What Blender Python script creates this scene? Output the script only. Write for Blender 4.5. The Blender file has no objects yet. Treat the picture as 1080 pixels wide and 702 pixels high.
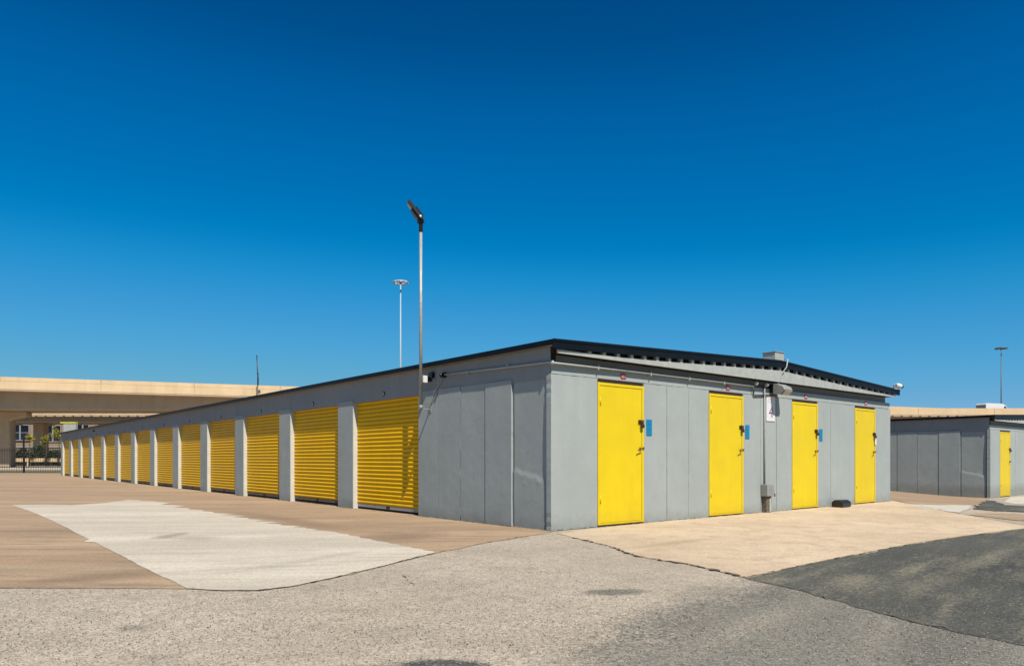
import bpy, bmesh, math, random
from mathutils import Vector, Matrix
random.seed(11)
S = bpy.context.scene
C = S.collection
R = math.radians

# ------------------------------------------------------------------ camera model
F = 750.0; CX = 540.0; HY = 484.0          # focal length in photo pixels, horizon row; eye 1.0 m above the yard

def smooth(t):
    t = max(0.0, min(1.0, t)); return t*t*(3-2*t)

def g(x, y):
    """height of the ground"""
    d = (x-9.06)*0.97-(y-17.0)*0.24
    return -0.24*smooth(d/4.5)

def gp(px, py):
    """where a sight line meets the ground"""
    z = 0.0
    for _ in range(12):
        Y = F*(1.0-z)/(py-HY); X = (px-CX)/F*Y
        z = g(X, Y)
    return (X, Y)

# ------------------------------------------------------------------ materials
ALB = 0.68      # the photograph is exposed brighter than exposure 0; real albedos are lower than the picture's values
def nd(nt, t, **kw):
    n = nt.nodes.new(t)
    for k, v in kw.items(): setattr(n, k, v)
    return n

class Mat:
    def __init__(s, name, rough=0.7, metal=0.0, spec=0.3):
        s.m = bpy.data.materials.new(name); s.m.use_nodes = True
        s.nt = s.m.node_tree; s.b = s.nt.nodes['Principled BSDF']
        s.b.inputs['Roughness'].default_value = rough
        s.b.inputs['Metallic'].default_value = metal
        s.b.inputs['Specular IOR Level'].default_value = spec
        s.geo = nd(s.nt, 'ShaderNodeNewGeometry')
        s.pos = s.geo.outputs['Position']
    def link(s, a, b): s.nt.links.new(a, b)
    def noise(s, scale, detail=4, rough=0.55, stretch=(1, 1, 1), vec=None, dist=0.0):
        mp = nd(s.nt, 'ShaderNodeMapping'); mp.inputs['Scale'].default_value = stretch
        s.link(vec or s.pos, mp.inputs['Vector'])
        n = nd(s.nt, 'ShaderNodeTexNoise'); n.inputs['Scale'].default_value = scale
        n.inputs['Detail'].default_value = detail; n.inputs['Roughness'].default_value = rough
        n.inputs['Distortion'].default_value = dist
        s.link(mp.outputs['Vector'], n.inputs['Vector'])
        return n.outputs['Fac']
    def ramp(s, fac, a, b, lo=0.0, hi=1.0):
        n = nd(s.nt, 'ShaderNodeMapRange'); n.clamp = True
        n.inputs['From Min'].default_value = a; n.inputs['From Max'].default_value = b
        n.inputs['To Min'].default_value = lo; n.inputs['To Max'].default_value = hi
        s.link(fac, n.inputs['Value']); return n.outputs['Result']
    def mix(s, fac, a, b, mode='MIX'):
        n = nd(s.nt, 'ShaderNodeMix', data_type='RGBA', blend_type=mode)
        if isinstance(fac, (int, float)): n.inputs[0].default_value = fac
        else: s.link(fac, n.inputs[0])
        for i, v in ((6, a), (7, b)):
            if isinstance(v, (tuple, list)): n.inputs[i].default_value = (*v[:3], 1)
            else: s.link(v, n.inputs[i])
        return n.outputs[2]
    def math(s, op, a, b=None):
        n = nd(s.nt, 'ShaderNodeMath', operation=op)
        for i, v in ((0, a), (1, b)):
            if v is None: continue
            if isinstance(v, (int, float)): n.inputs[i].default_value = v
            else: s.link(v, n.inputs[i])
        return n.outputs[0]
    def voro(s, scale, out='Color', stretch=(1, 1, 1)):
        mp = nd(s.nt, 'ShaderNodeMapping'); mp.inputs['Scale'].default_value = stretch
        s.link(s.pos, mp.inputs['Vector'])
        n = nd(s.nt, 'ShaderNodeTexVoronoi'); n.inputs['Scale'].default_value = scale
        s.link(mp.outputs['Vector'], n.inputs['Vector']); return n.outputs[out]
    def grey(s, col):
        n = nd(s.nt, 'ShaderNodeSeparateColor'); s.link(col, n.inputs[0]); return n.outputs[0]
    def val(s, lo, hi, fac):
        """grey multiplier from a factor"""
        return s.mix(fac, (lo, lo, lo), (hi, hi, hi))
    def spot(s, cx, cy, rx, ry, ang, soft=0.5, warp=None, warpamt=0.5):
        """a stain or painted-in shadow with a place of its own on the ground: 1 inside, 0 outside"""
        mp = nd(s.nt, 'ShaderNodeMapping', vector_type='TEXTURE')
        mp.inputs['Location'].default_value = (cx, cy, 0)
        mp.inputs['Rotation'].default_value = (0, 0, R(ang))
        mp.inputs['Scale'].default_value = (rx, ry, 1000)
        s.link(s.pos, mp.inputs['Vector'])
        ln = nd(s.nt, 'ShaderNodeVectorMath', operation='LENGTH'); s.link(mp.outputs['Vector'], ln.inputs[0])
        v = ln.outputs['Value']
        if warp is not None:
            v = s.math('ADD', v, s.math('MULTIPLY', s.math('SUBTRACT', warp, 0.5), warpamt*2))
        return s.ramp(v, 1.0-soft, 1.0+soft*0.4, 1.0, 0.0)
    def color(s, c):
        if isinstance(c, (tuple, list)): s.b.inputs['Base Color'].default_value = (*[v*ALB for v in c[:3]], 1)
        else: s.link(s.mix(1.0, c, (ALB, ALB, ALB), 'MULTIPLY'), s.b.inputs['Base Color'])
        return s
    def bump(s, fac, strength=0.3, dist=0.005):
        n = nd(s.nt, 'ShaderNodeBump'); n.inputs['Strength'].default_value = strength
        n.inputs['Distance'].default_value = dist
        s.link(fac, n.inputs['Height']); s.link(n.outputs['Normal'], s.b.inputs['Normal']); return s
    def rough(s, fac, lo, hi):
        s.link(s.ramp(fac, 0.3, 0.7, lo, hi), s.b.inputs['Roughness']); return s

def plain(name, col, rough=0.6, metal=0.0, spec=0.3, var=0.12, scale=6.0, bump=0.0):
    m = Mat(name, rough, metal, spec)
    n = m.noise(scale, 5)
    c = m.mix(m.ramp(n, 0.3, 0.7), tuple(v*(1-var) for v in col), tuple(min(1, v*(1+var)) for v in col))
    m.color(c)
    if bump: m.bump(m.noise(scale*12, 3), bump, 0.003)
    return m.m

def painted_wall(name, base):
    m = Mat(name, 0.72, 0, 0.25)
    big = m.noise(0.9, 5, 0.6)
    st = m.noise(5.0, 5, 0.6, (1, 1, 0.12))
    fine = m.noise(60, 4, 0.7)
    c = m.mix(m.ramp(big, 0.3, 0.7), tuple(v*0.93 for v in base), tuple(v*1.06 for v in base))
    c = m.mix(m.ramp(st, 0.35, 0.75, 0, 0.5), c, (base[0]*0.86, base[1]*0.87, base[2]*0.86))
    pt = m.ramp(m.noise(1.7, 3, 0.5, (1, 1, 0.7)), 0.56, 0.575)
    c = m.mix(m.math('MULTIPLY', pt, 0.14), c, tuple(v*1.10 for v in base))
    pt2 = m.ramp(m.noise(2.9, 2, 0.4, (1, 1, 0.5), None, 0.4), 0.60, 0.61)
    c = m.mix(m.math('MULTIPLY', pt2, 0.16), c, tuple(v*0.84 for v in base))
    # grime and splash marks along the foot of the wall, a real stain with an uneven top
    sx = nd(m.nt, 'ShaderNodeSeparateXYZ'); m.link(m.pos, sx.inputs[0])
    edge = m.math('ADD', sx.outputs['Z'], m.math('MULTIPLY', m.noise(3.0, 6, 0.7), 0.5))
    dirt = m.ramp(edge, 0.20, 0.46, 0.65, 0.0)
    c = m.mix(dirt, c, (base[0]*0.62, base[1]*0.58, base[2]*0.52))
    c = m.mix(m.ramp(fine, 0.66, 0.74, 0, 0.3), c, tuple(v*0.7 for v in base))
    m.color(c)
    h = m.math('ADD', m.math('MULTIPLY', m.noise(2.2, 4), 1.6), m.math('MULTIPLY', fine, 0.35))
    m.bump(h, 0.55, 0.012)
    return m.m

M = {}
M['wall'] = painted_wall('grey_painted_concrete', (0.41, 0.445, 0.435))
M['wall_shaded'] = painted_wall('grey_paint_shade_darkened', (0.33, 0.35, 0.35))  # wall grey with the shade under the eave darkened into the colour
M['trim_light'] = plain('light_grey_metal', (0.45, 0.465, 0.435), 0.5, 0, 0.4, 0.10, 9, 0.1)
M['black_trim'] = plain('black_roof_trim', (0.006, 0.008, 0.011), 0.45, 0, 0.15, 0.2, 3)
M['jamb'] = plain('pale_jamb_paint', (0.68, 0.66, 0.58), 0.7, 0, 0.2, 0.08, 5, 0.1)
M['soffit'] = plain('weathered_soffit', (0.30, 0.25, 0.20), 0.8)
M['dark'] = plain('dark_gap', (0.02, 0.018, 0.015), 0.9)
M['black_plastic'] = plain('black_plastic', (0.016, 0.016, 0.017), 0.35, 0, 0.5, 0.2, 20, 0.15)
M['black_metal'] = plain('black_painted_metal', (0.014, 0.012, 0.014), 0.4, 0, 0.5)
M['galv'] = plain('galvanised_steel', (0.40, 0.40, 0.37), 0.45, 0.2, 0.5, 0.15, 14, 0.1)
M['grey_box'] = plain('grey_enamel', (0.30, 0.31, 0.29), 0.5, 0, 0.4, 0.12, 10)
M['brown_box'] = plain('rusty_grey_metal', (0.16, 0.13, 0.10), 0.8, 0, 0.3, 0.5, 22)
M['white'] = plain('white_enamel', (0.80, 0.80, 0.78), 0.35, 0, 0.5, 0.03)
M['sign_white'] = plain('white_sign_sheet', (0.82, 0.80, 0.82), 0.5, 0, 0.3, 0.03)
M['sign_red'] = plain('red_sign_sheet', (0.50, 0.035, 0.05), 0.45)
M['sign_maroon'] = plain('maroon_lettering', (0.24, 0.10, 0.16), 0.5)
M['sign_blue'] = plain('blue_sign_sheet', (0.002, 0.23, 0.45), 0.4, 0, 0.4, 0.08, 15)
M['sign_pale'] = plain('pale_grey_print', (0.55, 0.52, 0.56), 0.5)
M['brass'] = plain('brass', (0.30, 0.17, 0.04), 0.4, 0.7, 0.5)
M['rust_dark'] = plain('dark_bronze', (0.05, 0.022, 0.014), 0.5, 0.3, 0.5)
M['glass_dark'] = plain('dark_window_glass', (0.010, 0.016, 0.030), 0.1, 0, 0.6)
M['lens'] = plain('frosted_lens', (0.52, 0.50, 0.40), 0.3, 0, 0.5)
M['concrete_bridge'] = None

def yellow(name, base, streak=0.10, sp=0.3):
    m = Mat(name, 0.42, 0, sp)
    n = m.noise(2.5, 5, 0.6); s_ = m.noise(7, 5, 0.65, (1, 1, 0.1)); f = m.noise(45, 4, 0.7)
    c = m.mix(m.ramp(n, 0.3, 0.7), tuple(v*0.95 for v in base), tuple(min(1, v*1.04) for v in base))
    c = m.mix(m.ramp(s_, 0.5, 0.8, 0, streak*3), c, (base[0]*0.80, base[1]*0.72, base[2]*0.8))
    c = m.mix(m.ramp(f, 0.70, 0.76, 0, 0.25), c, (base[0]*0.5, base[1]*0.42, base[2]*0.5))
    sx = nd(m.nt, 'ShaderNodeSeparateXYZ'); m.link(m.pos, sx.inputs[0])
    e2 = m.math('ADD', sx.outputs['Z'], m.math('MULTIPLY', m.noise(4.0, 6, 0.7), 0.5))
    c = m.mix(m.ramp(e2, 0.20, 0.50, 0.35, 0.0), c, (base[0]*0.62, base[1]*0.52, base[2]+0.03))
    oi = nd(m.nt, 'ShaderNodeObjectInfo'); c = m.mix(m.ramp(oi.outputs['Random'], 0, 1, 0.0, 0.16), c, (base[0]*0.72, base[1]*0.62, base[2]+0.02))
    sc = m.noise(14, 6, 0.8, (1, 1, 0.35)); c = m.mix(m.ramp(sc, 0.64, 0.70, 0, 0.30), c, (base[0]*0.70, base[1]*0.60, base[2]+0.02))
    m.color(c).bump(m.noise(4, 3), 0.35, 0.015).rough(n, 0.36, 0.55)
    return m.m
M['yellow'] = yellow('yellow_door_paint', (0.86, 0.635, 0.006))
M['yellow_roll'] = yellow('yellow_shutter_enamel', (1.0, 0.56, 0.0), 0.14, 0.12)

def bridge_mat(name, base):
    m = Mat(name, 0.85, 0, 0.2)
    n = m.noise(0.35, 6, 0.65); st = m.noise(1.2, 5, 0.6, (1, 1, 0.15)); f = m.noise(6, 4, 0.7)
    c = m.mix(m.ramp(n, 0.3, 0.7), tuple(v*0.88 for v in base), tuple(v*1.08 for v in base))
    c = m.mix(m.ramp(st, 0.45, 0.8, 0, 0.5), c, tuple(v*0.72 for v in base))
    m.color(c).bump(f, 0.4, 0.03)
    return m.m
M['barrier'] = bridge_mat('cast_concrete_barrier', (0.80, 0.585, 0.36))
M['girder'] = bridge_mat('cast_concrete_girder', (0.56, 0.425, 0.30))
M['office'] = bridge_mat('office_render', (0.36, 0.27, 0.20))
M['office_light'] = bridge_mat('office_band', (0.36, 0.34, 0.31))

def leaf_mat(name, a, b):
    m = Mat(name, 0.6, 0, 0.2)
    m.color(m.mix(m.ramp(m.noise(1.3, 4), 0.35, 0.65), a, b)); return m.m
M['leaf_dark'] = leaf_mat('hedge_leaves', (0.015, 0.035, 0.012), (0.035, 0.075, 0.02))
M['leaf_yellow'] = leaf_mat('yellowish_leaves', (0.20, 0.20, 0.02), (0.42, 0.34, 0.04))
M['bark'] = plain('bark', (0.10, 0.07, 0.05), 0.9)

# --- ground materials
def asphalt(name, dark=False):
    m = Mat(name, 0.9, 0, 0.2)
    grain = m.grey(m.voro(150)); grain2 = m.grey(m.voro(85))
    fine = m.noise(110, 3, 0.8); mid = m.noise(9, 8, 0.75); big = m.noise(0.55, 6, 0.6); huge = m.noise(0.18, 4)
    speck = m.math('ADD', m.math('MULTIPLY', m.grey(m.voro(42)), 0.5), m.math('MULTIPLY', m.noise(17, 8, 0.85), 0.5))
    if not dark:
        base = m.mix(m.ramp(big, 0.32, 0.68), (0.405, 0.34, 0.265), (0.545, 0.465, 0.37))
        base = m.mix(m.ramp(m.noise(2.4, 10, 0.78), 0.50, 0.66, 0, 0.6), base, (0.30, 0.255, 0.20))
        base = m.mix(m.ramp(mid, 0.48, 0.70, 0, 0.6), base, (0.28, 0.235, 0.185))
        w = m.noise(1.1, 13, 0.78); w3 = m.noise(4.0, 12, 0.85)
        def P(px, py): return gp(px, py)
        def spt(px, py, rx, ry, ang, amt, col, soft=0.6, wa=0.55):
            nonlocal base
            x, y = P(px, py)
            k = m.math('MULTIPLY', m.spot(x, y, rx, ry, ang, soft, w if rx > 1 else w3, wa), amt)
            k = m.ramp(m.math('ADD', k, m.math('MULTIPLY', m.math('SUBTRACT', speck, 0.5), 0.75)), 0.22, 0.80, 0.0, 1.0)
            k = m.math('MULTIPLY', k, amt)
            base = m.mix(k, base, col)
        dk = (0.088, 0.090, 0.084); dk2 = (0.125, 0.120, 0.104); bl = (0.058, 0.063, 0.064)
        spt(900, 690, 2.9, 1.35, 62, 0.97, (0.205, 0.195, 0.165), 0.45, 0.45)        # worn sealer spread over the lower right
        spt(1000, 672, 1.3, 0.35, 55, 0.7, dk2, 0.7)
        spt(880, 655, 1.2, 0.14, 58, 0.55, dk2, 0.8)
        spt(960, 702, 1.2, 0.12, 52, 0.5, dk2, 0.8)
        spt(815, 624, 0.95, 0.26, 56, 0.70, dk, 0.9)
        spt(715, 648, 0.95, 0.24, 50, 0.62, dk, 0.9)
        spt(640, 682, 0.9, 0.24, 40, 0.55, dk, 0.9)
        spt(790, 660, 1.1, 0.16, 50, 0.75, (0.33, 0.29, 0.235), 0.8)
        spt(930, 668, 0.9, 0.10, 55, 0.6, (0.30, 0.265, 0.215), 0.8)
        spt(648, 624, 0.32, 0.16, 10, 0.8, dk, 0.5, 0.35)
        spt(463, 702, 0.26, 0.13, 0, 0.95, bl, 0.4, 0.3)  # dark shadow patch painted into the asphalt colour
        spt(400, 706, 0.30, 0.10, 0, 0.7, bl, 0.5, 0.3)
        spt(140, 662, 0.10, 0.10, 0, 0.6, dk, 0.5, 0.4)
        spt(395, 640, 0.9, 0.5, 0, 0.40, (0.30, 0.27, 0.13), 0.8)   # faded yellow overspray
        spt(370, 668, 0.4, 0.2, 0, 0.35, (0.33, 0.31, 0.16), 0.8)
        lo, hi = 0.42, 1.62
    else:
        base = m.mix(m.ramp(big, 0.30, 0.66), (0.050, 0.054, 0.052), (0.100, 0.100, 0.086))
        tr = m.noise(1.4, 6, 0.6, (0.45, 1.7, 1))          # tyre-worn streaks running with the lane
        mp = nd(m.nt, 'ShaderNodeMapping'); mp.inputs['Rotation'].default_value = (0, 0, R(-50)); m.link(m.pos, mp.inputs['Vector'])
        tr = m.noise(0.75, 14, 0.80, (0.38, 1.9, 1), mp.outputs['Vector'])
        tg = m.math('ADD', tr, m.math('MULTIPLY', m.math('SUBTRACT', speck, 0.5), 0.22))
        base = m.mix(m.ramp(tg, 0.49, 0.60, 0, 0.8), base, (0.20, 0.18, 0.135))
        for (px, py, rx, ry, an, am) in ((900, 612, 0.55, 0.22, 50, 0.7), (965, 600, 0.8, 0.13, 48, 0.65), (1050, 585, 1.2, 0.16, 48, 0.6), (820, 612, 0.25, 0.12, 40, 0.6), (1000, 640, 0.8, 0.07, 52, 0.5)):
            x, y = gp(px, py)
            k = m.ramp(m.math('ADD', m.math('MULTIPLY', m.spot(x, y, rx, ry, an, 0.8, m.noise(3, 13, 0.85), 0.7), am), m.math('MULTIPLY', m.math('SUBTRACT', speck, 0.5), 0.8)), 0.25, 0.75, 0, 0.85)
            base = m.mix(k, base, (0.26, 0.23, 0.17))
        base = m.mix(m.ramp(mid, 0.55, 0.75, 0, 0.5), base, (0.21, 0.195, 0.15))
        lo, hi = 0.45, 1.6
    k = m.math('ADD', m.math('MULTIPLY', grain, 0.5), m.math('MULTIPLY', grain2, 0.5))
    c = m.mix(1.0, base, m.val(lo, hi, k), 'MULTIPLY')
    c = m.mix(m.ramp(fine, 0.56, 0.66, 0, 0.62), c, (0.06, 0.053, 0.046))
    gr3 = m.grey(m.voro(90))
    c = m.mix(m.ramp(gr3, 0.90, 0.95, 0, 0.3), c, (0.46, 0.42, 0.36) if not dark else (0.26, 0.24, 0.20))
    pit = m.noise(38, 5, 0.75)
    c = m.mix(m.ramp(pit, 0.55, 0.66, 0, 0.55), c, (0.13, 0.11, 0.085) if not dark else (0.03, 0.03, 0.025))
    c = m.mix(m.ramp(pit, 0.44, 0.34, 0, 0.45), c, (0.66, 0.56, 0.44) if not dark else (0.20, 0.19, 0.15))
    m.color(c)
    h = m.math('ADD', m.math('MULTIPLY', m.voro(110, 'Distance'), -0.5), m.math('MULTIPLY', fine, 0.5))
    h = m.math('ADD', h, m.math('MULTIPLY', mid, 0.8))
    m.bump(h, 0.5, 0.004)
    return m.m

def concrete(name, a, b, stainc, stain=0.5, spots=(), streak=(1, 1, 1), rot=0):
    m = Mat(name, 0.88, 0, 0.2)
    mp = nd(m.nt, 'ShaderNodeMapping'); mp.inputs['Rotation'].default_value = (0, 0, R(rot)); m.link(m.pos, mp.inputs['Vector'])
    big = m.noise(0.45, 7, 0.62, streak, mp.outputs['Vector']); mid = m.noise(3.0, 7, 0.68, streak, mp.outputs['Vector']); fine = m.noise(60, 4, 0.75)
    gr = m.grey(m.voro(70))
    c = m.mix(m.ramp(big, 0.38, 0.62), a, b)
    c = m.mix(m.ramp(mid, 0.49, 0.66, 0, stain), c, stainc)
    w = m.noise(2.2, 6, 0.65)
    for (px, py, rx, ry, ang, amt, col) in spots:
        x, y = gp(px, py)
        c = m.mix(m.math('MULTIPLY', m.spot(x, y, rx, ry, ang, 0.7, w, 0.5), amt), c, col)
    c = m.mix(1.0, c, m.val(0.84, 1.14, gr), 'MULTIPLY')
    c = m.mix(m.ramp(fine, 0.60, 0.74, 0, 0.4), c, tuple(v*0.55 for v in stainc))
    flk = m.noise(22, 8, 0.8)
    c = m.mix(m.ramp(flk, 0.60, 0.68, 0, 0.35), c, tuple(v*0.7 for v in stainc))
    c = m.mix(m.ramp(flk, 0.40, 0.32, 0, 0.30), c, tuple(min(0.8, v*1.15) for v in b))
    m.color(c).bump(m.math('ADD', fine, m.math('MULTIPLY', mid, 1.5)), 0.5, 0.004)
    return m.m

M['asphalt'] = asphalt('worn_pale_asphalt')
M['asphalt_dark'] = asphalt('sealed_dark_asphalt', True)
M['yard'] = concrete('brown_old_concrete', (0.37, 0.255, 0.165), (0.475, 0.335, 0.215), (0.28, 0.21, 0.145), 0.85,
    [(60, 600, 1.6, 0.25, 0, 0.5, (0.40, 0.31, 0.21)), (110, 608, 0.7, 0.3, 40, 0.5, (0.17, 0.12, 0.08)),
     (420, 566, 0.9, 0.5, 60, 0.5, (0.17, 0.11, 0.075)), (30, 560, 1.2, 0.3, 0, 0.4, (0.20, 0.14, 0.1)),
     (470, 553, 1.4, 0.10, 35, 0.45, (0.42, 0.32, 0.22)), (300, 548, 2.5, 0.3, 130, 0.4, (0.18, 0.12, 0.08))], (0.25, 1.8, 1))
M['patch'] = concrete('pale_new_concrete', (0.54, 0.475, 0.385), (0.67, 0.595, 0.485), (0.46, 0.40, 0.325), 0.75,
    [(176, 566, 0.16, 0.3, 0, 0.7, (0.27, 0.23, 0.19)), (205, 568, 0.25, 0.4, 60, 0.5, (0.32, 0.28, 0.22)),
     (190, 563, 0.1, 0.15, 0, 0.6, (0.27, 0.23, 0.19)), (260, 600, 1.0, 0.1, 20, 0.4, (0.36, 0.32, 0.26)), (330, 590, 0.9, 0.12, 60, 0.35, (0.36, 0.33, 0.28))], (0.3, 2.2, 1), -6)
M['apron'] = concrete('tan_concrete_apron', (0.56, 0.43, 0.30), (0.68, 0.53, 0.375), (0.46, 0.345, 0.24), 0.7,
    [(912, 552, 0.25, 0.25, 0, 0.8, (0.66, 0.56, 0.41)), (945, 561, 0.2, 0.12, 0, 0.6, (0.64, 0.54, 0.40)),
     (700, 574, 0.9, 0.12, 40, 0.4, (0.36, 0.26, 0.16)), (640, 566, 0.4, 0.2, 0, 0.35, (0.50, 0.43, 0.33))], (1, 1, 1))
M['road_far'] = concrete('far_road_concrete', (0.50, 0.44, 0.33), (0.58, 0.51, 0.40), (0.4, 0.35, 0.27))
M['crack'] = plain('dirt_filled_crack', (0.14, 0.115, 0.085), 0.95)
M['grass'] = concrete('dry_grass', (0.10, 0.085, 0.045), (0.16, 0.13, 0.07), (0.07, 0.07, 0.03))
M['white_slab'] = concrete('white_concrete', (0.56, 0.52, 0.45), (0.64, 0.60, 0.52), (0.45, 0.41, 0.34))

# ------------------------------------------------------------------ mesh helpers
class MB:
    def __init__(s): s.bm = bmesh.new()
    def box(s, x0, x1, y0, y1, z0, z1, rot=None, piv=None):
        vs = [s.bm.verts.new((x, y, z)) for x in (x0, x1) for y in (y0, y1) for z in (z0, z1)]
        for f in ((0, 1, 3, 2), (4, 6, 7, 5), (0, 4, 5, 1), (2, 3, 7, 6), (0, 2, 6, 4), (1, 5, 7, 3)):
            s.bm.faces.new([vs[i] for i in f])
        if rot is not None:
            p = Vector(piv if piv else ((x0+x1)/2, (y0+y1)/2, (z0+z1)/2))
            for v in vs: v.co = rot @ (v.co-p)+p
        return s
    def prism(s, poly, d):
        """poly: list of 3D points (front), d: extrude vector"""
        d = Vector(d); n = len(poly)
        a = [s.bm.verts.new(p) for p in poly]; b = [s.bm.verts.new(Vector(p)+d) for p in poly]
        s.bm.faces.new(a); s.bm.faces.new(b[::-1])
        for i in range(n):
            j = (i+1) % n; s.bm.faces.new((a[j], a[i], b[i], b[j]))
        return s
    def tube(s, pts, r, n=10, r2=None, cap=True):
        pts = [Vector(p) for p in pts]; rings = []
        for i, p in enumerate(pts):
            t = (pts[min(i+1, len(pts)-1)]-pts[max(i-1, 0)]).normalized()
            u = t.orthogonal().normalized() if i == 0 else (u - t*u.dot(t)).normalized()
            w = t.cross(u)
            rr = r if r2 is None else r+(r2-r)*i/(len(pts)-1)
            rings.append([s.bm.verts.new(p+(u*math.cos(2*math.pi*k/n)+w*math.sin(2*math.pi*k/n))*rr) for k in range(n)])
        for a, b in zip(rings, rings[1:]):
            for k in range(n):
                f = s.bm.faces.new((a[k], a[(k+1) % n], b[(k+1) % n], b[k])); f.smooth = True
        if cap:
            s.bm.faces.new(rings[0][::-1]); s.bm.faces.new(rings[-1])
        return s
    def lathe(s, c, prof, axis=(0, 0, 1), n=18):
        c = Vector(c); ax = Vector(axis).normalized(); u = ax.orthogonal().normalized(); w = ax.cross(u); rings = []
        for (rr, h) in prof:
            rings.append([s.bm.verts.new(c+ax*h+(u*math.cos(2*math.pi*k/n)+w*math.sin(2*math.pi*k/n))*max(rr, 1e-4)) for k in range(n)])
        for a, b in zip(rings, rings[1:]):
            for k in range(n):
                f = s.bm.faces.new((a[k], a[(k+1) % n], b[(k+1) % n], b[k])); f.smooth = True
        s.bm.faces.new(rings[0][::-1]); s.bm.faces.new(rings[-1])
        return s
    def build(s, name, mat, parent=None, loc=(0, 0, 0), rz=0, bevel=0, seg=1):
        bmesh.ops.recalc_face_normals(s.bm, faces=s.bm.faces)
        if bevel: bmesh.ops.bevel(s.bm, geom=[e for e in s.bm.edges], offset=bevel, segments=seg, affect='EDGES', profile=0.6)
        me = bpy.data.meshes.new(name); s.bm.to_mesh(me); s.bm.free()
        me.materials.append(mat if not isinstance(mat, str) else M[mat])
        o = bpy.data.objects.new(name, me); C.objects.link(o)
        if parent: o.parent = parent
        o.location = loc; o.rotation_euler = (0, 0, rz)
        return o

def tag(o, label=None, cat=None, group=None, kind=None):
    if label: o['label'] = label
    if cat: o['category'] = cat
    if group: o['group'] = group
    if kind: o['kind'] = kind
    return o

def thing(name, label, cat, loc=(0, 0, 0), rz=0, group=None):
    o = bpy.data.objects.new(name, None); C.objects.link(o)
    o.location = loc; o.rotation_euler = (0, 0, rz); o.empty_display_size = 0.3
    return tag(o, label, cat, group)

def copy_tree(o, parent=None):
    c = o.copy(); C.objects.link(c); c.parent = parent
    for ch in list(o.children): copy_tree(ch, c)
    return c

def text_mesh(txt, size, name, mat, parent, loc, rot, extr=0.001, bold=0.0):
    cu = bpy.data.curves.new('t', 'FONT'); cu.body = txt; cu.size = size; cu.extrude = extr
    cu.align_x = 'CENTER'; cu.align_y = 'CENTER'; cu.offset = bold
    to = bpy.data.objects.new('t', cu); C.objects.link(to)
    bpy.context.view_layer.update()
    me = bpy.data.meshes.new_from_object(to.evaluated_get(bpy.context.evaluated_depsgraph_get()))
    bpy.data.objects.remove(to); me.name = name
    me.materials.clear(); me.materials.append(M[mat])
    o = bpy.data.objects.new(name, me); C.objects.link(o); o.parent = parent
    o.location = loc; o.rotation_euler = rot
    return o

# ------------------------------------------------------------------ storage building
RZ = math.atan2(0.640, 0.768)
B1 = Vector((0.54, 9.87, 0.0)); B2 = Vector((15.2, 22.6, -0.24))
WID = 11.02; RIDGE = 5.80; EAVE = 2.64; PEAK = 2.865
DOORS = [(0.935, 1.985), (3.71, 4.77), (6.48, 7.51), (9.18, 10.20)]
P0, PW, PER = 5.87, 0.67, 3.162

def rt(x):   # roof top height along the gable
    return EAVE+(PEAK-EAVE)*(1-abs(x-RIDGE)/(RIDGE+0.1 if x < RIDGE else WID+0.15-RIDGE))

def W(base, x, y, z):
    c, s_ = math.cos(RZ), math.sin(RZ)
    return (base.x+x*c-y*s_, base.y+x*s_+y*c, base.z+z)

def rough_panel(axis, a0, a1, z0, z1, front, depth, rnd, tilt=0.0):
    """wall panel with chipped vertical edges; axis 'x' = on the gable side, 'y' = on the long side"""
    n = 34; pts = []
    jit = lambda: rnd.uniform(-1, 1)*0.0016 + (rnd.random() < 0.12)*rnd.uniform(0, 0.006)
    nb = max(6, int((a1-a0)/0.06))
    for i in range(nb): pts.append((a0+(a1-a0)*i/nb, z0+max(0, rnd.gauss(0.004, 0.006))))
    for i in range(n): pts.append((a1-0.004-abs(jit()), z0+(z1-z0)*i/n))
    for i in range(nb): pts.append((a1-(a1-a0)*i/nb, z1+rnd.uniform(-0.003, 0.003)))
    for i in range(n): pts.append((a0+0.004+abs(jit()), z1-(z1-z0)*i/n))
    b = MB()
    if axis == 'x': b.prism([(p, front+tilt*(p-a0), q) for p, q in pts], (0, depth, 0))
    else: b.prism([(front+tilt*(p-a0), p, q) for p, q in pts], (depth, 0, 0))
    return b

def buckled_panel(y0, y1, h, rnd):
    b = MB(); ny, nz = 22, 64; bm = b.bm
    lumps = [(rnd.uniform(0.15, 0.75), rnd.uniform(0.55, 0.75), rnd.uniform(0.012, 0.028)) for _ in range(7)]
    def dep(u, v):
        z = v*h
        d = 0.024+0.014*math.sin(math.pi*min(1, v*1.15))*(0.4+0.6*(1-u))
        cr = 0.86-0.16*(1-u)+0.012*math.sin(u*23)            # a patched line across the panel
        d -= 0.010*smooth((cr-z)/0.02)*smooth(z/0.5)
        for (a, c, r) in lumps:
            q = math.hypot((u-a)*(y1-y0), z-c)/r
            if q < 1: d -= 0.008*(1-q*q)
        return d
    vv = [[bm.verts.new((dep(i/ny, j/nz), y0+(y1-y0)*i/ny, h*j/nz)) for j in range(nz+1)] for i in range(ny+1)]
    for i in range(ny):
        for j in range(nz):
            f = bm.faces.new((vv[i][j], vv[i+1][j], vv[i+1][j+1], vv[i][j+1])); f.smooth = True
    back = [bm.verts.new((0.125, y, z)) for y, z in ((y0, 0), (y1, 0), (y1, h), (y0, h))]
    bm.faces.new([vv[i][nz] for i in range(ny+1)]+[back[2], back[3]])
    bm.faces.new([vv[0][j] for j in range(nz+1)]+[back[3], back[0]])
    bm.faces.new([vv[ny][j] for j in range(nz+1)]+[back[2], back[1]])
    return b

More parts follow.
